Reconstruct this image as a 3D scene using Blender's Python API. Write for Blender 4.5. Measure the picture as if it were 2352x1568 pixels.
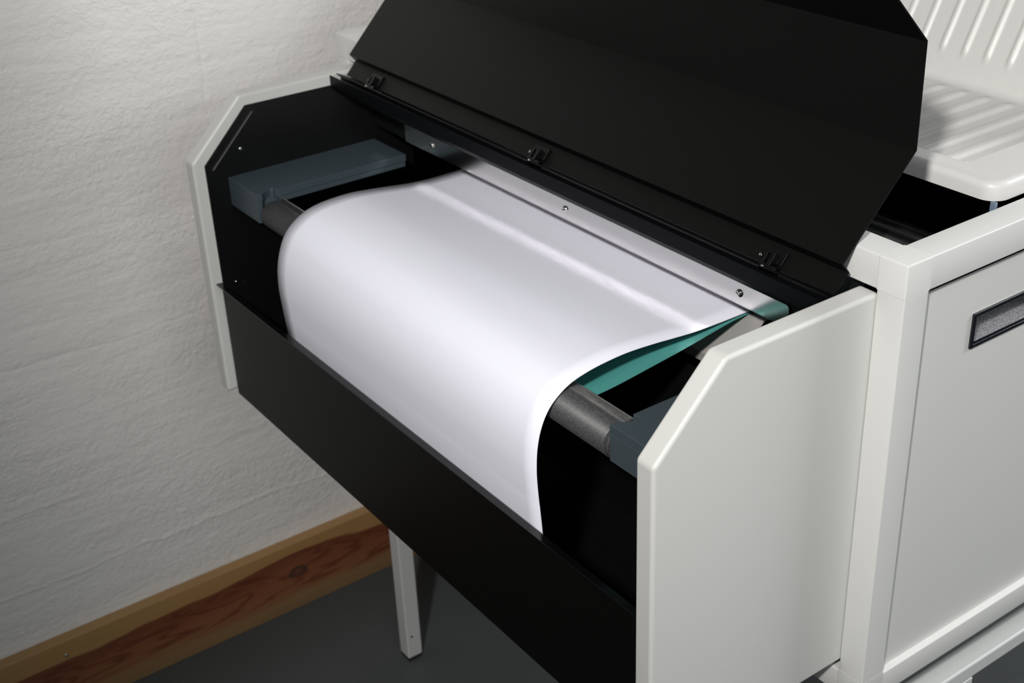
import bpy, bmesh, math, random
from mathutils import Matrix, Vector
for o in list(bpy.data.objects): bpy.data.objects.remove(o)
SC = bpy.context.scene
COL = SC.collection
random.seed(4)

# ---------------------------------------------------------------- camera
cam_data = bpy.data.cameras.new('camera'); cam = bpy.data.objects.new('camera', cam_data); COL.objects.link(cam)
RX = Vector((0.8117023, -0.58277355, -0.0389147)); DN = Vector((-0.30490869, -0.36597237, -0.87925816)); FW = Vector((0.4981667, 0.72556131, -0.47475334))
m = Matrix((RX, -DN, -FW)).transposed().to_4x4(); m.translation = Vector((-0.83029, -0.63129, 1.55765))
cam.matrix_world = m
cam_data.sensor_width = 36; cam_data.lens = 47.23; cam_data.clip_start = 0.02; cam_data.clip_end = 60
cam_data.dof.use_dof = True; cam_data.dof.focus_distance = 1.12; cam_data.dof.aperture_fstop = 13
SC.camera = cam
# ---------------------------------------------------------------- light
world = bpy.data.worlds.new('room_ambience'); SC.world = world; world.use_nodes = True
world.node_tree.nodes['Background'].inputs[0].default_value = (0.95, 1.0, 1.0, 1)
world.node_tree.nodes['Background'].inputs[1].default_value = 0.035
def aim(o, target):
    o.rotation_euler = (Vector(target) - o.location).to_track_quat('-Z', 'Y').to_euler()
ld = bpy.data.lights.new('photo_lamp', 'SPOT'); key = bpy.data.objects.new('photo_lamp', ld); COL.objects.link(key)
key.location = (-1.43, -0.83, 2.22); ld.energy = 200; ld.shadow_soft_size = 0.065; ld.color = (1.0, 0.975, 0.94)
ld.spot_size = math.radians(69); ld.spot_blend = 1.0; aim(key, (0.42, 0.44, 1.13))
ld = bpy.data.lights.new('side_softbox', 'AREA'); side = bpy.data.objects.new('side_softbox', ld); COL.objects.link(side)
side.location = (1.9, -0.60, 1.85); ld.shape = 'SQUARE'; ld.size = 0.55; ld.energy = 31; ld.color = (0.95, 0.98, 1.0); aim(side, (0, 0.3, 0.9))
ld = bpy.data.lights.new('ceiling_softbox', 'AREA'); top = bpy.data.objects.new('ceiling_softbox', ld); COL.objects.link(top)
top.location = (1.30, -0.50, 2.60); ld.shape = 'SQUARE'; ld.size = 1.0; ld.energy = 2; ld.color = (0.94, 0.98, 1.0); aim(top, (0.0, 0.4, 1.0))
ld = bpy.data.lights.new('front_fill', 'AREA'); fr = bpy.data.objects.new('front_fill', ld); COL.objects.link(fr)
fr.location = (-0.75, -2.2, 2.2); ld.shape = 'SQUARE'; ld.size = 1.2; ld.energy = 20; ld.color = (0.93, 0.98, 1.0); aim(fr, (0, 0.3, 0.95))  # added fill light, lifts the white sheet and the near-side faces
SC.view_settings.view_transform = 'Standard'; SC.view_settings.look = 'None'; SC.view_settings.gamma = 1
SC.cycles.caustics_reflective = True; SC.cycles.blur_glossy = 0.0; SC.cycles.sample_clamp_indirect = 0.0
SC.view_settings.use_curve_mapping = False; SC.view_settings.exposure = 0.0

# ---------------------------------------------------------------- materials
def mat(name, col, rough=0.5, metal=0.0, spec=0.5, bump=None, speck=None, coat=0.0):
    mt = bpy.data.materials.new(name); mt.use_nodes = True
    nt = mt.node_tree; b = nt.nodes['Principled BSDF']
    b.inputs['Base Color'].default_value = (*col, 1); b.inputs['Roughness'].default_value = rough
    b.inputs['Metallic'].default_value = metal; b.inputs['Specular IOR Level'].default_value = spec
    b.inputs['Coat Weight'].default_value = coat
    tc = nt.nodes.new('ShaderNodeTexCoord')
    if bump:
        sc, strg, dist = bump
        n = nt.nodes.new('ShaderNodeTexNoise'); n.inputs['Scale'].default_value = sc; n.inputs['Detail'].default_value = 2
        nt.links.new(tc.outputs['Object'], n.inputs['Vector'])
        bp = nt.nodes.new('ShaderNodeBump'); bp.inputs['Strength'].default_value = strg; bp.inputs['Distance'].default_value = dist
        nt.links.new(n.outputs['Fac'], bp.inputs['Height']); nt.links.new(bp.outputs['Normal'], b.inputs['Normal'])
    if speck:
        sc, lo, hi, c2 = speck
        n = nt.nodes.new('ShaderNodeTexNoise'); n.inputs['Scale'].default_value = sc; n.inputs['Detail'].default_value = 3
        nt.links.new(tc.outputs['Object'], n.inputs['Vector'])
        r = nt.nodes.new('ShaderNodeValToRGB'); r.color_ramp.elements[0].position = lo; r.color_ramp.elements[1].position = hi
        r.color_ramp.elements[0].color = (*col, 1); r.color_ramp.elements[1].color = (*c2, 1)
        nt.links.new(n.outputs['Fac'], r.inputs['Fac']); nt.links.new(r.outputs['Color'], b.inputs['Base Color'])
    return mt
M = {}
M['grey'] = mat('light_grey_powder_coat', (0.58, 0.58, 0.56), 0.45, bump=(900, 0.12, 0.0004))
M['grey_frame'] = mat('light_grey_frame_paint', (0.61, 0.61, 0.595), 0.5, spec=0.35)
M['stand'] = mat('stand_paint', (0.55, 0.56, 0.55), 0.4)
M['tray'] = mat('glossy_white_plastic', (0.58, 0.57, 0.555), 0.36, spec=0.35, bump=(260, 0.10, 0.0006))
M['black'] = mat('black_powder_coat', (0.0028, 0.0028, 0.0026), 0.40, spec=0.16, bump=(1500, 0.15, 0.0003))
M['liner'] = mat('black_liner_steel', (0.004, 0.0042, 0.0045), 0.38, spec=0.35)
M['lid'] = mat('black_lid_powder_coat', (0.0030, 0.0031, 0.0029), 0.42, spec=0.14, bump=(1600, 0.25, 0.0004), speck=(1100, 0.70, 0.80, (0.035, 0.035, 0.035)))
M['rail'] = mat('dark_hinge_rail', (0.0030, 0.0034, 0.0042), 0.38, spec=0.10)
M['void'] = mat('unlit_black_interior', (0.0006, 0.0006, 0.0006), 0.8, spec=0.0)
M['steel'] = mat('polished_steel', (0.70, 0.69, 0.675), 0.17, 1.0)
M['chute'] = mat('satin_steel', (0.50, 0.475, 0.46), 0.35, 0.45)
M['screw'] = mat('bright_screw_steel', (0.75, 0.74, 0.70), 0.12, 1.0)
M['block'] = mat('slate_plastic', (0.048, 0.066, 0.078), 0.42, spec=0.5, bump=(120, 0.04, 0.001))
M['teal'] = mat('teal_sheet', (0.062, 0.255, 0.235), 0.36)
M['rubber'] = mat('black_rubber', (0.01, 0.01, 0.01), 0.6)
M['hinge'] = mat('black_hinge', (0.0022, 0.0022, 0.0022), 0.28, spec=0.2)
M['handle'] = mat('black_handle_plastic', (0.006, 0.0065, 0.010), 0.25)
M['gloss'] = mat('glossy_black_edge', (0.003, 0.003, 0.0032), 0.16, spec=0.5)
M['edge'] = mat('lip_highlight_grey', (0.10, 0.10, 0.095), 0.4)  # lighter grey paints the highlight along the black liner's fold
M['grain'] = mat('grained_dark_plastic', (0.10, 0.10, 0.11), 0.5, bump=(900, 0.6, 0.001), speck=(900, 0.42, 0.62, (0.27, 0.265, 0.28)))
M['clip'] = mat('blue_grey_clip', (0.13, 0.17, 0.23), 0.4)
M['sheet'] = mat('white_sheet', (0.88, 0.885, 0.985), 0.36, spec=0.22)

def roller_mat():
    mt = mat('brushed_grey_roller', (0.09, 0.092, 0.095), 0.5); nt = mt.node_tree; b = nt.nodes['Principled BSDF']
    tc = nt.nodes.new('ShaderNodeTexCoord'); mp = nt.nodes.new('ShaderNodeMapping'); mp.inputs['Scale'].default_value = (1, 0.35, 1)
    n = nt.nodes.new('ShaderNodeTexNoise'); n.inputs['Scale'].default_value = 900; n.inputs['Detail'].default_value = 4
    r = nt.nodes.new('ShaderNodeValToRGB'); r.color_ramp.elements[0].position = 0.3; r.color_ramp.elements[1].position = 0.75
    r.color_ramp.elements[0].color = (0.03, 0.031, 0.034, 1); r.color_ramp.elements[1].color = (0.085, 0.086, 0.089, 1)
    nt.links.new(tc.outputs['Object'], mp.inputs[0]); nt.links.new(mp.outputs[0], n.inputs['Vector'])
    nt.links.new(n.outputs['Fac'], r.inputs['Fac']); nt.links.new(r.outputs[0], b.inputs['Base Color'])
    return mt
M['roller'] = roller_mat()

def wall_mat():
    mt = mat('white_painted_concrete', (0.81, 0.785, 0.76), 0.5); nt = mt.node_tree; b = nt.nodes['Principled BSDF']; L = nt.links
    tc = nt.nodes.new('ShaderNodeTexCoord')
    def noise(scale, sx, sy, sz, det=4, rough=0.55, warp=0.0):
        mp = nt.nodes.new('ShaderNodeMapping'); mp.inputs['Scale'].default_value = (sx, sy, sz)
        n = nt.nodes.new('ShaderNodeTexNoise'); n.inputs['Scale'].default_value = scale; n.inputs['Detail'].default_value = det
        n.inputs['Roughness'].default_value = rough; n.inputs['Distortion'].default_value = warp
        L.new(tc.outputs['Object'], mp.inputs[0]); L.new(mp.outputs[0], n.inputs['Vector']); return n.outputs['Fac']
    def math_(op, a, c):
        k = nt.nodes.new('ShaderNodeMath'); k.operation = op
        for i, v in enumerate((a, c)):
            if isinstance(v, (int, float)): k.inputs[i].default_value = v
            else: L.new(v, k.inputs[i])
        return k.outputs[0]
    board = noise(8, 0.5, 1, 4.5, 3, 0.5, 0.3)      # board marks run level along the wall
    ripple = noise(46, 0.85, 1, 1.25, 4, 0.55, 0.2)
    grit = noise(120, 1, 1, 1.2, 4, 0.62, 0.5)
    vo = nt.nodes.new('ShaderNodeTexVoronoi'); vo.inputs['Scale'].default_value = 17; vo.inputs['Randomness'].default_value = 1
    L.new(tc.outputs['Object'], vo.inputs['Vector'])
    pit = nt.nodes.new('ShaderNodeMapRange'); pit.inputs[1].default_value = 0.0; pit.inputs[2].default_value = 0.035
    L.new(vo.outputs['Distance'], pit.inputs[0])
    sel = noise(7, 1, 1, 1, 1)
    h = math_('ADD', math_('MULTIPLY', board, 0.9), math_('MULTIPLY', ripple, 0.60))
    patch = nt.nodes.new('ShaderNodeMapRange'); patch.inputs[1].default_value = 0.40; patch.inputs[2].default_value = 0.62; patch.inputs[3].default_value = 0.28; patch.inputs[4].default_value = 0.95
    L.new(noise(3.2, 1, 1, 1.5, 2), patch.inputs[0])
    h = math_('ADD', h, math_('MULTIPLY', grit, patch.outputs[0]))
    sp = nt.nodes.new('ShaderNodeSeparateXYZ'); L.new(tc.outputs['Object'], sp.inputs[0])
    wob = noise(5, 1, 1, 0.2, 3, 0.6); wob2 = noise(6, 0.2, 1, 1, 3, 0.6)
    def ridge(coord, at, w, amp, wo, wa):
        d = math_('DIVIDE', math_('SUBTRACT', math_('ADD', coord, math_('MULTIPLY', math_('SUBTRACT', wo, 0.5), wa)), at), w)
        return math_('MULTIPLY', math_('DIVIDE', 1.0, math_('ADD', math_('MULTIPLY', d, d), 1.0)), amp)
    for z_, a_ in ((0.245, 0.30), (0.385, 0.16), (0.62, -0.18), (0.50, 0.10), (0.80, -0.10)):
        h = math_('ADD', h, ridge(sp.outputs[2], z_, 0.0028, a_, wob, 0.05))
    up = nt.nodes.new('ShaderNodeMapRange'); up.inputs[1].default_value = 0.90; up.inputs[2].default_value = 1.0; L.new(sp.outputs[2], up.inputs[0])
    h = math_('ADD', h, math_('MULTIPLY', ridge(sp.outputs[0], -0.105, 0.0025, -0.35, wob2, 0.035), up.outputs[0]))
    bp = nt.nodes.new('ShaderNodeBump'); bp.inputs['Strength'].default_value = 0.75; bp.inputs['Distance'].default_value = 0.004
    L.new(h, bp.inputs['Height'])
    bp2 = nt.nodes.new('ShaderNodeBump'); bp2.inputs['Strength'].default_value = 0.3; bp2.inputs['Distance'].default_value = 0.002
    L.new(math_('MAXIMUM', pit.outputs[0], math_('MULTIPLY', sel, 1.7)), bp2.inputs['Height']); L.new(bp.outputs[0], bp2.inputs['Normal'])
    L.new(bp2.outputs[0], b.inputs['Normal'])
    return mt
M['wall'] = wall_mat()

def floor_mat():
    mt = mat('dark_grey_linoleum', (0.065, 0.071, 0.073), 0.45); nt = mt.node_tree; b = nt.nodes['Principled BSDF']; L = nt.links
    tc = nt.nodes.new('ShaderNodeTexCoord'); n = nt.nodes.new('ShaderNodeTexNoise'); n.inputs['Scale'].default_value = 6; n.inputs['Detail'].default_value = 6
    r = nt.nodes.new('ShaderNodeValToRGB'); r.color_ramp.elements[0].color = (0.060, 0.067, 0.068, 1); r.color_ramp.elements[1].color = (0.074, 0.080, 0.083, 1)
    L.new(tc.outputs['Object'], n.inputs['Vector']); L.new(n.outputs['Fac'], r.inputs['Fac']); L.new(r.outputs[0], b.inputs['Base Color'])
    return mt
M['floor'] = floor_mat()

def wood_mat():
    mt = mat('oiled_pine', (0.3, 0.15, 0.05), 0.38); nt = mt.node_tree; b = nt.nodes['Principled BSDF']; L = nt.links
    tc = nt.nodes.new('ShaderNodeTexCoord'); sep = nt.nodes.new('ShaderNodeSeparateXYZ'); L.new(tc.outputs['Object'], sep.inputs[0])
    def math_(op, *a):
        k = nt.nodes.new('ShaderNodeMath'); k.operation = op
        for i, v in enumerate(a):
            if isinstance(v, (int, float)): k.inputs[i].default_value = v
            else: L.new(v, k.inputs[i])
        return k.outputs[0]
    x, z = sep.outputs[0], sep.outputs[2]
    mp = nt.nodes.new('ShaderNodeMapping'); mp.inputs['Scale'].default_value = (2.2, 1, 16)
    n = nt.nodes.new('ShaderNodeTexNoise'); n.inputs['Scale'].default_value = 2.0; n.inputs['Detail'].default_value = 2; n.inputs['Distortion'].default_value = 0.4
    L.new(tc.outputs['Object'], mp.inputs[0]); L.new(mp.outputs[0], n.inputs['Vector'])
    # distance from the knot bends the grain around it
    dx = math_('DIVIDE', math_('SUBTRACT', x, -0.073), 0.055); dz = math_('DIVIDE', math_('SUBTRACT', z, 0.078), 0.020)
    r2 = math_('ADD', math_('MULTIPLY', dx, dx), math_('MULTIPLY', dz, dz))
    bend = math_('MULTIPLY', math_('DIVIDE', dz, math_('ADD', r2, 1.0)), -0.020)
    bend = math_('ADD', bend, math_('DIVIDE', -0.010, math_('ADD', math_('POWER', math_('DIVIDE', math_('SUBTRACT', x, -0.073), 0.075), 2), 1.0)))
    zz = math_('ADD', math_('ADD', z, math_('MULTIPLY', math_('SUBTRACT', n.outputs['Fac'], 0.5), 0.030)), bend)
    ramp = nt.nodes.new('ShaderNodeValToRGB'); cr = ramp.color_ramp
    L.new(math_('DIVIDE', zz, 0.15), ramp.inputs['Fac'])
    stops = [(0.0, (0.20, 0.125, 0.060)), (0.16, (0.235, 0.135, 0.058)), (0.27, (0.23, 0.095, 0.042)), (0.45, (0.22, 0.078, 0.034)), (0.60, (0.165, 0.052, 0.022)), (0.655, (0.17, 0.055, 0.024)), (0.675, (0.36, 0.205, 0.075)), (0.85, (0.37, 0.215, 0.080)), (1.0, (0.40, 0.24, 0.095))]
    cr.elements[0].position = 0; cr.elements[0].color = (*stops[0][1], 1); cr.elements[1].position = 1; cr.elements[1].color = (*stops[-1][1], 1)
    for p_, c_ in stops[1:-1]: e = cr.elements.new(p_); e.color = (*c_, 1)
    # cathedral figure: parabolic rings nested along the length
    xs = math_('MULTIPLY', math_('SUBTRACT', math_('FRACT', math_('MULTIPLY', math_('ADD', x, 5.0), 3.1)), 0.5), 1.0)
    par = math_('MULTIPLY', math_('ABSOLUTE', math_('SUBTRACT', zz, 0.066)), 26)
    ph = math_('ADD', math_('MULTIPLY', x, 55), math_('MULTIPLY', math_('MULTIPLY', par, par), 14.0))
    ph = math_('ADD', ph, math_('MULTIPLY', n.outputs['Fac'], 34))
    ring = math_('POWER', math_('ADD', math_('MULTIPLY', math_('SINE', ph), 0.5), 0.5), 3)
    mp2 = nt.nodes.new('ShaderNodeMapping'); mp2.inputs['Scale'].default_value = (5, 1, 330)
    n2 = nt.nodes.new('ShaderNodeTexNoise'); n2.inputs['Scale'].default_value = 1; n2.inputs['Detail'].default_value = 3
    L.new(tc.outputs['Object'], mp2.inputs[0]); L.new(mp2.outputs[0], n2.inputs['Vector'])
    inband = nt.nodes.new('ShaderNodeMapRange'); inband.inputs[1].default_value = 0.030; inband.inputs[2].default_value = 0.046; L.new(zz, inband.inputs[0])
    inb2 = nt.nodes.new('ShaderNodeMapRange'); inb2.inputs[1].default_value = 0.098; inb2.inputs[2].default_value = 0.092; L.new(zz, inb2.inputs[0])
    dark = math_('MULTIPLY', math_('MULTIPLY', ring, 0.65), math_('MULTIPLY', inband.outputs[0], inb2.outputs[0]))
    fine = math_('MULTIPLY', math_('SUBTRACT', n2.outputs['Fac'], 0.5), 0.5)
    kr = math_('SQRT', math_('ADD', math_('POWER', math_('DIVIDE', math_('SUBTRACT', x, -0.073), 0.0200), 2), math_('POWER', math_('DIVIDE', math_('SUBTRACT', z, 0.078), 0.0130), 2)))
    kn = nt.nodes.new('ShaderNodeMapRange'); kn.inputs[1].default_value = 1.0; kn.inputs[2].default_value = 0.82; L.new(kr, kn.inputs[0])
    kc = nt.nodes.new('ShaderNodeMapRange'); kc.inputs[1].default_value = 0.30; kc.inputs[2].default_value = 0.72; kc.inputs[3].default_value = 0.45; kc.inputs[4].default_value = 0.15; L.new(kr, kc.inputs[0])
    tot = math_('ADD', math_('ADD', dark, fine), math_('MULTIPLY', kn.outputs[0], kc.outputs[0]))
    mx = nt.nodes.new('ShaderNodeMix'); mx.data_type = 'RGBA'; mx.clamp_factor = True
    L.new(tot, mx.inputs[0]); L.new(ramp.outputs[0], mx.inputs[6]); mx.inputs[7].default_value = (0.10, 0.020, 0.008, 1)
    mk = nt.nodes.new('ShaderNodeMix'); mk.data_type = 'RGBA'; L.new(math_('MULTIPLY', kn.outputs[0], 0.9), mk.inputs[0]); L.new(mx.outputs[2], mk.inputs[6])
    kcr = nt.nodes.new('ShaderNodeValToRGB'); kcr.color_ramp.elements[0].color = (0.15, 0.05, 0.03, 1); kcr.color_ramp.elements[1].color = (0.045, 0.028, 0.018, 1)
    L.new(kr, kcr.inputs[0]); L.new(kcr.outputs[0], mk.inputs[7]); L.new(mk.outputs[2], b.inputs['Base Color'])
    return mt
M['wood'] = wood_mat()

# ---------------------------------------------------------------- helpers
def link(name, bm, m, parent=None, bevel=0, seg=3, smooth=False):
    bmesh.ops.recalc_face_normals(bm, faces=bm.faces)
    me = bpy.data.meshes.new(name); bm.to_mesh(me); bm.free()
    o = bpy.data.objects.new(name, me); COL.objects.link(o)
    me.materials.append(M[m] if isinstance(m, str) else m)
    if parent: o.parent = parent
    if bevel:
        b = o.modifiers.new('bevel', 'BEVEL'); b.width = bevel; b.segments = seg; b.limit_method = 'ANGLE'; b.angle_limit = math.radians(25)
        b.harden_normals = True
        smooth = True
    if smooth:
        for p in me.polygons: p.use_smooth = True
    return o
def box(bm, x0, x1, y0, y1, z0, z1):
    vs = [bm.verts.new((x, y, z)) for x in (x0, x1) for y in (y0, y1) for z in (z0, z1)]
    for f in ((0, 1, 3, 2), (4, 6, 7, 5), (0, 4, 5, 1), (2, 3, 7, 6), (0, 2, 6, 4), (1, 5, 7, 3)): bm.faces.new([vs[i] for i in f])
    return bm
def B(*a): return box(bmesh.new(), *a)
def jointed(x0, x1, y0, y1, z0, z1, w, joints, seg=3):
    """box whose edges are rounded except where it butts against a neighbour (planes listed in joints)"""
    bm = B(x0, x1, y0, y1, z0, z1)
    es = [e for e in bm.edges if not any(all(abs(v.co[ax] - val) < 1e-5 for v in e.verts) for ax, val in joints)]
    bmesh.ops.bevel(bm, geom=es, offset=w, segments=seg, profile=0.5, affect='EDGES', clamp_overlap=True)
    return bm
def prism(pts, y0, y1, bm=None):
    """closed XZ outline carried from y0 to y1"""
    bm = bm or bmesh.new()
    a = [bm.verts.new((x, y0, z)) for x, z in pts]; b = [bm.verts.new((x, y1, z)) for x, z in pts]
    bm.faces.new(a); bm.faces.new(b[::-1]); n = len(pts)
    for i in range(n): bm.faces.new((a[i], b[i], b[(i + 1) % n], a[(i + 1) % n]))
    return bm
def offset(pts, t):
    out = []
    for i, p in enumerate(pts):
        d = []
        if i: d.append((Vector(p) - Vector(pts[i - 1])).normalized())
        if i < len(pts) - 1: d.append((Vector(pts[i + 1]) - Vector(p)).normalized())
        n = sum((Vector((-k.y, k.x)) for k in d), Vector((0, 0))).normalized()
        s = t / max(0.5, n.dot(Vector((-d[0].y, d[0].x)))); out.append((p[0] + n.x * s, p[1] + n.y * s))
    return out
def sheet_metal(pts, t, y0, y1): return prism(list(pts) + offset(pts, t)[::-1], y0, y1)
def cyl(bm, c, ax, r, l, seg=32, r2=None):
    """cylinder of radius r starting at c, running l along unit axis ax"""
    ax = Vector(ax).normalized(); u = ax.orthogonal().normalized(); v = ax.cross(u); r2 = r if r2 is None else r2
    A = [bm.verts.new(Vector(c) + (u * math.cos(k) + v * math.sin(k)) * r) for k in [2 * math.pi * i / seg for i in range(seg)]]
    D = [bm.verts.new(Vector(c) + ax * l + (u * math.cos(k) + v * math.sin(k)) * r2) for k in [2 * math.pi * i / seg for i in range(seg)]]
    bm.faces.new(A[::-1]); bm.faces.new(D)
    for i in range(seg): bm.faces.new((A[i], A[(i + 1) % seg], D[(i + 1) % seg], D[i]))
    return bm
def lathe(bm, c, ax, prof, seg=32):
    """prof = (distance along axis, radius) rings"""
    ax = Vector(ax).normalized(); u = ax.orthogonal().normalized(); v = ax.cross(u); rings = []
    for h, r in prof:
        rings.append([bm.verts.new(Vector(c) + ax * h + (u * math.cos(2 * math.pi * i / seg) + v * math.sin(2 * math.pi * i / seg)) * max(r, 1e-5)) for i in range(seg)])
    for a, b in zip(rings, rings[1:]):
        for i in range(seg): bm.faces.new((a[i], a[(i + 1) % seg], b[(i + 1) % seg], b[i]))
    bm.faces.new(rings[0][::-1]); bm.faces.new(rings[-1])
    return bm
def thing(name, label, cat, loc=(0, 0, 0), group=None):
    o = bpy.data.objects.new(name, None); COL.objects.link(o); o.location = (0, 0, 0); o.empty_display_size = 0.05
    o['label'] = label; o['category'] = cat
    if group: o['group'] = group
    return o
def tag(o, label, cat): o['label'] = label; o['category'] = cat; return o
def screw(parent, c, ax, r, h=None, slot=0.5, name='screw'):
    """domed screw head with a driver slot, standing on c and facing along ax"""
    h = h or r * 0.75; bm = bmesh.new(); ax = Vector(ax).normalized()
    prof = [(0, r)] + [(h * math.sin(a), r * math.cos(a) ** 0.8) for a in [math.radians(q) for q in (8, 20, 35, 50, 62)]]
    lathe(bm, c, ax, prof, 24)
    o = link(name, bm, 'screw', parent, smooth=True)
    bs = bmesh.new(); u = ax.orthogonal().normalized(); v = ax.cross(u); d = (u * math.cos(slot) + v * math.sin(slot)); e = ax.cross(d)
    P = Vector(c) + ax * (h * 0.80); L_, W_, T_ = r * 0.62, r * 0.13, h * 0.16
    vs = [bs.verts.new(P + d * L_ * a + e * W_ * b_ + ax * T_ * k) for a in (-1, 1) for b_ in (-1, 1) for k in (0, 1)]
    for f in ((0, 1, 3, 2), (4, 6, 7, 5), (0, 4, 5, 1), (2, 3, 7, 6), (0, 2, 6, 4), (1, 5, 7, 3)): bs.faces.new([vs[i] for i in f])
    s = link('screw_slot', bs, 'rubber', o)
    return o

H = 1.0767
YF = 0.9660    # far side of the cabinet

# ---------------------------------------------------------------- the room
wl = link('wall_back', B(-3.2, 3.6, 1.197, 1.32, 0, 2.9), 'wall'); wl['kind'] = 'structure'
fl = link('floor', B(-3.2, 3.6, -2.6, 1.32, -0.1, 0), 'floor'); fl['kind'] = 'structure'
bb = link('baseboard_back', B(-3.2, 3.6, 1.1752, 1.1968, 0, 0.1395), 'wood', bevel=0.0015); bb['kind'] = 'structure'
for sx, sz in ((-0.488, 0.111), (0.62, 0.111), (-1.55, 0.111)):
    screw(bb, (sx, 1.1752, sz), (0, -1, 0), 0.0034, 0.0012)

# ---------------------------------------------------------------- the stand
st = thing('machine_stand', 'light grey square-tube stand on four legs carrying the grey cabinet', 'stand')
X1 = 0.95
for lx in (0.0, X1 - 0.028):
    for ly in (0.008, 0.929):
        lg = link('leg', B(lx, lx + 0.028, ly, ly + 0.028, 0.006, 0.5160), 'stand', st, bevel=0.003)
        link('rubber_foot', B(lx + 0.001, lx + 0.027, ly + 0.001, ly + 0.027, 0.0, 0.006), 'rubber', lg, bevel=0.001)
        hb = bmesh.new(); cyl(hb, (lx + 0.0094, ly, 0.051), (0, -1, 0), 0.0022, 0.0003, 16); link('bolt_hole', hb, 'rubber', lg)
for ly in (0.008, 0.929): link('side_rail', B(0, X1, ly, ly + 0.028, 0.5162, 0.5366), 'stand', st, bevel=0.003)
for lx in (0.0, X1 - 0.028): link('cross_rail', B(lx, lx + 0.028, 0.0362, 0.9288, 0.5162, 0.5366), 'stand', st, bevel=0.003)
link('bracket', B(0.150, 0.201, 0.008, 0.0115, 0.5060, 0.5160), 'stand', st, bevel=0.001)

# ---------------------------------------------------------------- the cabinet
cab = thing('processor_cabinet', 'light grey square-post machine cabinet with a side door and recessed pull', 'machine')
T = 0.0313
for cx in (0.0, X1 - T):
    jx = T if cx == 0 else X1 - T
    for cy, y1 in ((0.0, 0.0302), (YF - 0.0302, YF)):
        jy = 0.0302 if cy == 0 else YF - 0.0302
        for z0, z1, jz in ((1.0447, H, 1.0447), (0.5928, 0.6246, 0.6246)):
            link('corner_cap', jointed(cx, cx + T, cy, y1, z0, z1, 0.0020, [(0, jx), (1, jy), (2, jz)]), 'grey_frame', cab, bevel=0.0002, seg=1)
        link('post', jointed(cx, cx + T, cy, y1, 0.6248, 1.0445, 0.0020, [(2, 0.6248), (2, 1.0445)]), 'grey_frame', cab, bevel=0.0002, seg=1)
for z0, z1 in ((1.0447, H), (0.5928, 0.6224)):
    for cy, y1 in ((0.0, 0.0298), (YF - 0.0298, YF)): link('long_beam', jointed(T + 0.0003, X1 - T - 0.0003, cy, y1, z0, z1, 0.0017, [(0, T + 0.0003), (0, X1 - T - 0.0003)]), 'grey_frame', cab, bevel=0.0002, seg=1)
    for cx in (0.0, X1 - T): link('cross_beam', jointed(cx, cx + T, 0.0305, YF - 0.0305, z0, z1, 0.0020, [(1, 0.0305), (1, YF - 0.0305)]), 'grey_frame', cab, bevel=0.0002, seg=1)
# door panel with a cut-out for the pull
def holed(xs, zs, y0, y1, bm=None):
    bm = bm or bmesh.new(); g = {}
    for i, x in enumerate(xs):
        for j, z in enumerate(zs): g[i, j] = bm.verts.new((x, y0, z))
    fs = [bm.faces.new((g[i, j], g[i + 1, j], g[i + 1, j + 1], g[i, j + 1])) for i in range(len(xs) - 1) for j in range(len(zs) - 1) if not (i == 1 and j == 1)]
    r = bmesh.ops.extrude_face_region(bm, geom=fs)
    bmesh.ops.translate(bm, vec=(0, y1 - y0, 0), verts=[v for v in r['geom'] if isinstance(v, bmesh.types.BMVert)])
    return bm
HX0, HX1, HZ0, HZ1 = 0.1075, 0.2450, 0.9590, 0.9945
door = link('door', holed([0.0365, HX0 + 0.0015, HX1 - 0.0015, X1 - 0.0370], [0.6228, HZ0 + 0.0015, HZ1 - 0.0015, 1.0362], 0.0074, 0.0098), 'grey', cab)  # top edge kept low: the dark gap deepens the beam's shadow band
hd = link('pull_handle', holed([HX0, HX0 + 0.0042, HX1 - 0.0042, HX1], [HZ0, HZ0 + 0.0038, HZ1 - 0.0038, HZ1], 0.0052, 0.0090), 'handle', door, bevel=0.0007, seg=2)
cup = bmesh.new()
box(cup, HX0 + 0.0016, HX1 - 0.0016, 0.0360, 0.0375, HZ0 + 0.0016, HZ1 - 0.0016)
for a in ((HX0 + 0.0016, HX0 + 0.0036, 0.0091, 0.0359, HZ0 + 0.0016, HZ1 - 0.0016), (HX1 - 0.0036, HX1 - 0.0016, 0.0091, 0.0359, HZ0 + 0.0016, HZ1 - 0.0016), (HX0 + 0.0037, HX1 - 0.0037, 0.0091, 0.0359, HZ1 - 0.0032, HZ1 - 0.0016)): box(cup, *a)
link('handle_cup', cup, 'handle', hd)
bmg = bmesh.new()
q = [(0.0093, HZ0 + 0.0038), (0.0355, HZ0 + 0.0125), (0.0355, HZ0 + 0.0018), (0.0093, HZ0 + 0.0018)]
a = [bmg.verts.new((HX0 + 0.0038, y, z)) for y, z in q]; b = [bmg.verts.new((HX1 - 0.0038, y, z)) for y, z in q]
bmg.faces.new(a); bmg.faces.new(b[::-1])
for i in range(4): bmg.faces.new((a[i], b[i], b[(i + 1) % 4], a[(i + 1) % 4]))
link('grip_surface', bmg, 'grain', hd)
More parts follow.
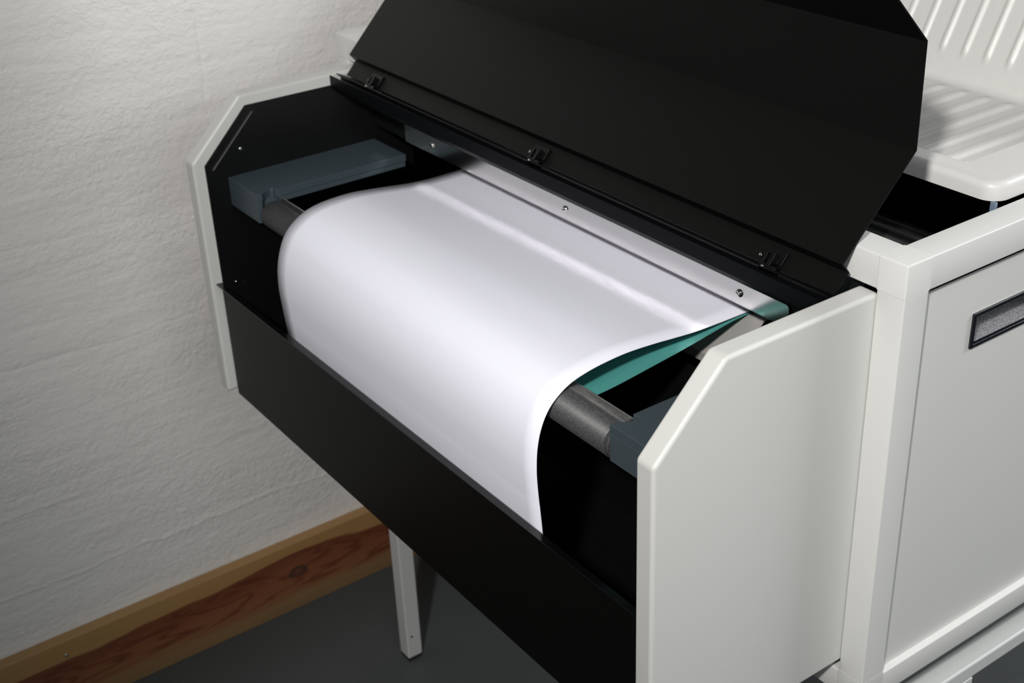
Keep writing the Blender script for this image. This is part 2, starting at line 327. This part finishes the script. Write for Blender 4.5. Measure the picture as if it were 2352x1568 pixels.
# dark insides
link('back_plate', B(T + 0.001, X1 - T - 0.001, 0.0380, 0.0390, 0.6250, 1.0440), 'void', cab)
link('inner_tray', B(0.034, X1 - 0.04, 0.0400, YF - 0.0310, 0.86, 0.88), 'void', cab)
link('underside', B(T + 0.001, X1 - T - 0.001, 0.0310, YF - 0.0310, 0.5940, 0.5970), 'void', cab)
link('inner_wall', B(0.0320, 0.0335, 0.0310, YF - 0.0310, 0.965, 1.0440), 'void', cab)
for rx, rz in ((0.058, 1.030), (0.098, 1.038), (0.134, 1.028)):
    rb = bmesh.new(); cyl(rb, (rx, 0.034, rz), (0, 1, 0), 0.012, 0.896, 32); link('transport_roller', rb, 'hinge', cab, smooth=True)
for fx in (0.002, X1 - 0.030):
    for fy in (0.009, 0.930): link('levelling_foot', B(fx + 0.002, fx + 0.024, fy + 0.002, fy + 0.024, 0.5368, 0.5926), 'rubber', cab, bevel=0.001)

# ---------------------------------------------------------------- white ribbed tray on the cabinet
def make_tray():
    tr = thing('feed_tray', 'white plastic feed tray with ribbed floor and reclined ribbed back on the cabinet', 'tray')
    xf, yn, yfar = 0.1580, 0.0345, 0.9315; zt = H + 0.0185; zb = H + 0.0006; zf = H + 0.0040
    tilt = math.radians(27.5); iy0, iy1 = 0.0880, 0.8780
    # profile of the recess: inner edge of front rim -> floor -> fillet -> reclined back
    prof = []
    R1 = 0.005
    for k in range(6):
        a = math.pi / 2 * k / 5; prof.append((0.1830 + R1 * math.sin(a) * 0.9, zt - R1 + R1 * math.cos(a)))
    prof += [(0.1885, zf + 0.004), (0.1900, zf + 0.0012), (0.1930, zf)]
    x = 0.196
    while x < 0.386: prof.append((x, zf)); x += 0.004
    Rf = 0.014; cx, cz = 0.3930, zf + Rf
    for k in range(9):
        a = (math.pi / 2 - tilt) * k / 8; prof.append((cx + Rf * math.sin(a), cz - Rf * math.cos(a)))
    bx, bz = prof[-1]; L_ = 0.0
    while L_ < 0.20:
        L_ += 0.004; prof.append((bx + math.sin(tilt) * L_, bz + math.cos(tilt) * L_))
    pitch, y0r = 0.0295, 0.2460
    def ss(a, b, v): v = min(1, max(0, (v - a) / (b - a))); return v * v * (3 - 2 * v)
    nz = math.cos(tilt), -math.sin(tilt)
    ys = [iy0 + (iy1 - iy0) * i / 420 for i in range(421)]
    bm = bmesh.new(); grid = []
    for (px, pz) in prof:
        row = []
        wf = ss(0.200, 0.212, px) * (1 - ss(0.378, 0.390, px)) if pz < zf + 0.001 else 0
        s_ = max(0, (pz - bz) / math.cos(tilt)) if px > 0.40 else 0
        wb = ss(0.018, 0.032, s_)
        for y in ys:
            d = abs(((y - y0r + pitch / 2) % pitch) - pitch / 2)
            X, Z = px, pz
            edge = ss(iy0 + 0.008, iy0 + 0.018, y) * (1 - ss(iy1 - 0.018, iy1 - 0.008, y))
            if wf: Z += 0.0035 * wf * edge * (1 - ss(0.0035, 0.0075, d))
            if wb:
                h = 0.0030 * wb * edge * (1 - ss(0.0016, 0.0046, d)); X -= h * nz[0]; Z -= h * nz[1]
            # side walls of the recess roll up to the rim
            e = min(y - iy0, iy1 - y); u = 1 - ss(0.0, 0.010, e)
            if px < 0.40 and pz < zt: Z += (zt - Z) * u
            row.append(bm.verts.new((X, y, Z)))
        grid.append(row)
    for a, b in zip(grid, grid[1:]):
        for i in range(len(ys) - 1): bm.faces.new((a[i], a[i + 1], b[i + 1], b[i]))
    o = link('ribbed_bed', bm, 'tray', tr, smooth=True)
    sd = o.modifiers.new('thickness', 'SOLIDIFY'); sd.thickness = 0.0022; sd.offset = -1
    # the rolled rim: front bar and both side bars in one moulding
    bm = bmesh.new()
    def loop(d):
        def arc(cx_, cy_, a0): return [(cx_ + (0.018 - d) * math.cos(math.radians(a0 + k * 11.25)), cy_ + (0.018 - d) * math.sin(math.radians(a0 + k * 11.25))) for k in range(9)]
        return [(0.52, yn + d), (0.52, iy0), (0.1832, iy0), (0.1832, iy1), (0.52, iy1), (0.52, yfar - d)] + arc(xf + 0.018, yfar - 0.018, 90) + arc(xf + 0.018, yn + 0.018, 180)
    rr = 0.0075; lv = [(0, zb)] + [(rr - rr * math.cos(math.radians(t_)), zt - rr + rr * math.sin(math.radians(t_))) for t_ in (0, 15, 30, 45, 60, 75, 90)]
    rows = [[bm.verts.new((x, y, z if (i < 1 or i > 4 or k == 0) else (zb + (zt - zb) * k / 7)) ) for i, (x, y) in enumerate(loop(d))] for k, (d, z) in enumerate(lv)]
    no = len(rows[0]); bm.faces.new(rows[0][::-1]); bm.faces.new(rows[-1])
    for ra, rb_ in zip(rows, rows[1:]):
        for i in range(no): bm.faces.new((ra[i], ra[(i + 1) % no], rb_[(i + 1) % no], rb_[i]))
    rim = link('rim', bm, 'tray', tr)
    for p in rim.data.polygons: p.use_smooth = len(p.vertices) == 4
    rim.data.set_sharp_from_angle(angle=math.radians(35))
    link('clip', B(0.1535, 0.1570, 0.0310, 0.0372, H - 0.006, H + 0.0040), 'clip', tr, bevel=0.001)
    # back shell behind the reclined wall
    bk = bmesh.new(); hx = bx + math.sin(tilt) * 0.204; hz = bz + math.cos(tilt) * 0.204
    prism([(hx, hz - 0.004), (hx + 0.012, hz - 0.004), (0.524 + 0.012, zb + 0.003), (0.524, zb + 0.003)], yn, yfar, bk)
    link('back_shell', bk, 'tray', tr, bevel=0.002)
    for y0, y1 in ((yn, iy0 - 0.0005), (iy1 + 0.0005, yfar)):
        cb = bmesh.new(); prism([(bx + 0.001, zt + 0.0005), (hx - 0.003, hz), (hx + 0.009, hz), (0.523, zt + 0.0005)], y0, y1, cb); link('side_cheek', cb, 'tray', tr, bevel=0.004)
make_tray()

# ---------------------------------------------------------------- the delivery unit hung on the cabinet front
du = thing('delivery_unit', 'grey-sided black delivery bin with raised black lid on the cabinet front', 'machine')
outline = [(-0.2470, 0.6340), (-0.2470, 0.9655), (-0.1718, 1.0397), (0.0060, 1.0397), (0.0060, 0.6340)]
for y0, y1 in ((0.0305, 0.0530), (0.9125, 0.9360)):
    sp = link('side_panel', prism(outline, y0, y1), 'grey', du, bevel=0.0040, seg=4)
lin = [(-0.2312, 0.6290), (-0.2312, 0.9597), (-0.1660, 1.0255), (0.0145, 1.0245), (0.0145, 0.9640), (0.0745, 0.9640), (0.0745, 0.8740), (-0.0008, 0.8740), (-0.0008, 0.6290)]
ln = link('side_liner', prism(lin, 0.9100, 0.9122), 'liner', du)
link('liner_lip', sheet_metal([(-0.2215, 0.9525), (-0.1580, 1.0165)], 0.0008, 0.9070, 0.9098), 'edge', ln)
screw(ln, (-0.1800, 0.9100, 0.9715), (0, -1, 0), 0.0030, slot=2.2)
screw(ln, (-0.2130, 0.9100, 0.7930), (0, -1, 0), 0.0020)
screw(ln, (-0.2020, 0.9100, 0.7890), (0, -1, 0), 0.0010)
ln2 = link('side_liner', prism([(-0.2380, 0.6290), (-0.2380, 0.9610), (-0.1690, 1.0300), (0.0145, 1.0300), (0.0145, 0.9640), (0.0745, 0.9640), (0.0745, 0.8740), (-0.0008, 0.8740), (-0.0008, 0.6290)], 0.0532, 0.0552), 'liner', du)
# front panel with its outward lip
fp = link('front_panel', B(-0.2336, -0.2324, 0.0556, 0.9096, 0.6285, 0.7956), 'black', du)
link('panel_lip', B(-0.2405, -0.2324, 0.0535, 0.9121, 0.7957, 0.7969), 'gloss', fp, bevel=0.0003, seg=2)
link('bin_floor', B(-0.2316, -0.0010, 0.0556, 0.9096, 0.6292, 0.6304), 'liner', du)
link('bin_back', B(-0.0030, -0.0012, 0.0556, 0.9096, 0.6310, 0.8760), 'liner', du)
# back wall above the exit slot, steel strip and screws
link('back_wall', B(0.0150, 0.0165, 0.0556, 0.9118, 0.9600, 1.0400), 'liner', du)
sb = bmesh.new(); y0, y1, z0, z1, c = 0.1385, 0.8215, 0.9588, 0.9822, 0.004
pts = [(y0, z0), (y1, z0), (y1, z1)] + [(y0 + c - c * math.sin(math.radians(k)), z1 - c + c * math.cos(math.radians(k))) for k in (0, 22, 45, 68, 90)]
a = [sb.verts.new((0.0128, y, z)) for y, z in pts]; b = [sb.verts.new((0.0146, y, z)) for y, z in pts]
sb.faces.new(a); sb.faces.new(b[::-1])
for i in range(len(pts)): sb.faces.new((a[i], b[i], b[(i + 1) % len(pts)], a[(i + 1) % len(pts)]))
strip = link('steel_strip', sb, 'steel', du)
for sy, sl in ((0.2032, 0.3), (0.4795, 1.0), (0.7559, 0.2)): screw(strip, (0.0128, sy, 0.9713), (-1, 0, 0), 0.0043, 0.0030, slot=sl)
# exit chute: two bends of steel
link('exit_chute', sheet_metal([(0.0052, 0.8805), (0.0052, 0.8905), (0.0155, 0.9005), (0.0460, 0.9305), (0.0740, 0.9305)], -0.0010, 0.2005, 0.7420), 'chute', du)
link('slot_bounce_plate', B(0.0172, 0.0735, 0.0560, 0.9090, 0.9605, 0.9615), 'chute', du)  # unseen pale plate, added to bounce light onto the sheet in the slot
link('slot_box', B(0.0745, 0.0760, 0.0556, 0.9115, 0.8780, 0.9640), 'void', du)
link('slot_floor', B(-0.0030, 0.0740, 0.0556, 0.9099, 0.8762, 0.8780), 'void', du)
# roller and its bearing blocks
RC = (-0.1850, 0.9097); RR = 0.0176
rb = bmesh.new(); y0, y1 = 0.1425, 0.8235
lathe(rb, (RC[0], y0, RC[1]), (0, 1, 0), [(0, 0.010), (0, RR - 0.0012), (0.0006, RR - 0.0006), (0.004, RR - 0.0006), (0.0043, RR - 0.0014), (0.0052, RR - 0.0014), (0.0056, RR), (y1 - y0 - 0.0008, RR), (y1 - y0, RR - 0.001), (y1 - y0, 0.010)], 64)
rol = link('roller', rb, 'roller', du)
for p in rol.data.polygons: p.use_smooth = abs(p.normal.y) < 0.5
for ay in (0.1312, 0.8238):
    ab = bmesh.new(); cyl(ab, (RC[0], ay, RC[1]), (0, 1, 0), 0.0055, 0.0110, 24); link('axle', ab, 'hinge', rol, smooth=True)
def bearing(yo, yi, name='bearing_block'):
    s = 1 if yi > yo else -1
    def bb_(bm, x0, x1, a, b_, z0, z1): return box(bm, x0, x1, min(a, b_), max(a, b_), z0, z1)
    # plan outline with a pocket cut into the inner side for the roller end
    pl = [(-0.2030, yo), (0.0145, yo), (0.0145, yi), (-0.1765, yi), (-0.1765, yi - s * 0.0080), (-0.1790, yi - s * 0.0095), (-0.1850, yi - s * 0.0080), (-0.1920, yi - s * 0.0040), (-0.1950, yi), (-0.2030, yi)]
    bm = bmesh.new(); a = [bm.verts.new((x, y, 0.9290)) for x, y in pl]; b_ = [bm.verts.new((x, y, 0.9383)) for x, y in pl]
    bm.faces.new(a[::-1]); bm.faces.new(b_)
    for i in range(len(pl)): bm.faces.new((a[i], a[(i + 1) % len(pl)], b_[(i + 1) % len(pl)], b_[i]))
    o = link(name, bm, 'block', du, bevel=0.0006, seg=2)
    lb = bmesh.new()
    bb_(lb, -0.1700, 0.0135, yo, yi - s * 0.0012, 0.9215, 0.9289)
    link('lower_plate', lb, 'block', o, bevel=0.0004, seg=2)
    fb = bmesh.new(); bb_(fb, -0.2030, -0.1702, yo, yi - s * 0.0085, 0.9005, 0.9289); bb_(fb, -0.2030, -0.1960, yi - s * 0.0086, yi, 0.9005, 0.9289)
    link('bearing_cheek', fb, 'block', o, bevel=0.0005, seg=2)
    return o
bearing(0.0556, 0.1385); bearing(0.9096, 0.8275)
link('stripper_bar', B(-0.1752, -0.1738, 0.1390, 0.8270, 0.9080, 0.9325), 'steel', du, bevel=0.0005, seg=2)
# hinge rail (a channel) across the top
rl = link('hinge_rail', sheet_metal([(-0.0427, 1.0388), (-0.0427, 1.0238), (-0.0395, 1.0182), (-0.0260, 1.0182), (-0.0260, 1.0330)], 0.0010, 0.0556, 0.9096), 'rail', du)
link('rail_back_leaf', prism([(-0.0335, 1.0392), (-0.0325, 1.0398), (-0.0190, 1.0335), (-0.0195, 1.0325)], 0.0560, 0.9085), 'lid', rl)
# the lid, folded sheet steel standing open
lidp = [(-0.0237, 1.0376), (-0.0088, 1.0537), (-0.0169, 1.0637), (0.0641, 1.1462), (0.0627, 1.2400), (0.0030, 1.2997)]
lid = link('lid', sheet_metal(lidp, -0.0014, 0.0545, 0.8983), 'lid', du)
for i, hy in enumerate((0.129, 0.480, 0.829)):
    hb = bmesh.new()
    # leaf against the lid flap, knuckle barrel and foot in the channel
    d = Vector((0.0150, 0, 0.0162)).normalized(); n = Vector((-d.z, 0, d.x))
    base = Vector((-0.0237, 0, 1.0376)) + n * 0.0006
    def plate(y0, y1, s0, s1, t0, t1):
        vs = [hb.verts.new(Vector((0, y, 0)) + base + d * s + n * t) for y in (y0, y1) for s in (s0, s1) for t in (t0, t1)]
        for f in ((0, 1, 3, 2), (4, 6, 7, 5), (0, 4, 5, 1), (2, 3, 7, 6), (0, 2, 6, 4), (1, 5, 7, 3)): hb.faces.new([vs[k] for k in f])
    plate(hy - 0.011, hy + 0.013, 0.003, 0.017, 0.0, 0.0025)
    plate(hy - 0.004, hy + 0.000, -0.002, 0.012, 0.0026, 0.0085)
    plate(hy + 0.0052, hy + 0.0085, -0.002, 0.010, 0.0026, 0.0075)
    cyl(hb, (-0.0285, hy - 0.012, 1.0385), (0, 1, 0), 0.0042, 0.020, 20)
    cyl(hb, (-0.0285, hy - 0.030, 1.0375), (0, 1, 0), 0.0018, 0.020, 12)
    hg = link('hinge', hb, 'hinge', du, bevel=0.0006, seg=2)
    screw(hg, Vector((0, hy + 0.017, 0)) + base + d * 0.006, n, 0.0022, 0.0016)
    screw(hg, (-0.0325, hy + 0.003, 1.0400), (-0.8, 0, 0.6), 0.0016, 0.0012)

# ---------------------------------------------------------------- the two sheets
def spline(pts, n):
    out = []
    P = [Vector(p) for p in pts]; P = [P[0] * 2 - P[1]] + P + [P[-1] * 2 - P[-2]]
    for i in range(1, len(P) - 2):
        for k in range(n):
            t = k / n; a, b, c, d = P[i - 1:i + 3]
            out.append(0.5 * ((2 * b) + (c - a) * t + (2 * a - 5 * b + 4 * c - d) * t * t + (3 * b - a - 3 * c + d) * t ** 3))
    out.append(P[-2]); return out
def sheet(name, near, far, y0, y1, m, t):
    a = spline(near, 6); b = spline(far, 6); N = 24; bm = bmesh.new(); g = []
    for p, q in zip(a, b): g.append([bm.verts.new((p.x + (q.x - p.x) * k / N, y0 + (y1 - y0) * k / N, p.y + (q.y - p.y) * k / N)) for k in range(N + 1)])
    for r0, r1 in zip(g, g[1:]):
        for k in range(N): bm.faces.new((r0[k], r0[k + 1], r1[k + 1], r1[k]))
    o = link(name, bm, m, smooth=True)
    s = o.modifiers.new('thickness', 'SOLIDIFY'); s.thickness = t; s.offset = 0
    return o
cn = [(0.0720, 0.9352), (0.0535, 0.9352), (0.0300, 0.9352), (0.0000, 0.9355), (-0.0300, 0.9365), (-0.0554, 0.9388), (-0.0850, 0.9418), (-0.1156, 0.9436), (-0.1420, 0.9426), (-0.1640, 0.9400), (-0.1832, 0.9352), (-0.1985, 0.9265), (-0.2098, 0.9155), (-0.2180, 0.8997), (-0.2230, 0.8800), (-0.2248, 0.8560), (-0.2240, 0.8320), (-0.2222, 0.8088), (-0.2205, 0.7850), (-0.2195, 0.7650)]
cf = [(0.0720, 0.9320), (0.0535, 0.9320), (0.0282, 0.9318), (-0.0018, 0.9318), (-0.0310, 0.9335), (-0.0580, 0.9368), (-0.0850, 0.9402), (-0.1140, 0.9430), (-0.1400, 0.9428), (-0.1620, 0.9406), (-0.1800, 0.9356), (-0.1970, 0.9255), (-0.2095, 0.9125), (-0.2185, 0.8930), (-0.2235, 0.8720), (-0.2250, 0.8480), (-0.2238, 0.8250), (-0.2222, 0.8030), (-0.2205, 0.7830), (-0.2195, 0.7650)]
sh = sheet('blank_sheet', cn, cf, 0.2195, 0.7465, 'sheet', 0.0004)
tag(sh, 'wide blank white sheet curling out of the slot over the roller into the bin', 'sheet')
tn = [(0.0720, 0.9325), (0.0535, 0.9325), (0.0300, 0.9318), (0.0081, 0.9295), (-0.0266, 0.9243), (-0.0493, 0.9212), (-0.0828, 0.9174), (-0.1155, 0.9137), (-0.1370, 0.9118), (-0.1560, 0.9112), (-0.1715, 0.9110)]
tf = [(x, z - 0.001) for x, z in tn]
ts = sheet('teal_sheet', tn, tf, 0.2195, 0.7460, 'teal', 0.0004)
tag(ts, 'flat teal green sheet lying beneath the curling white sheet', 'sheet')
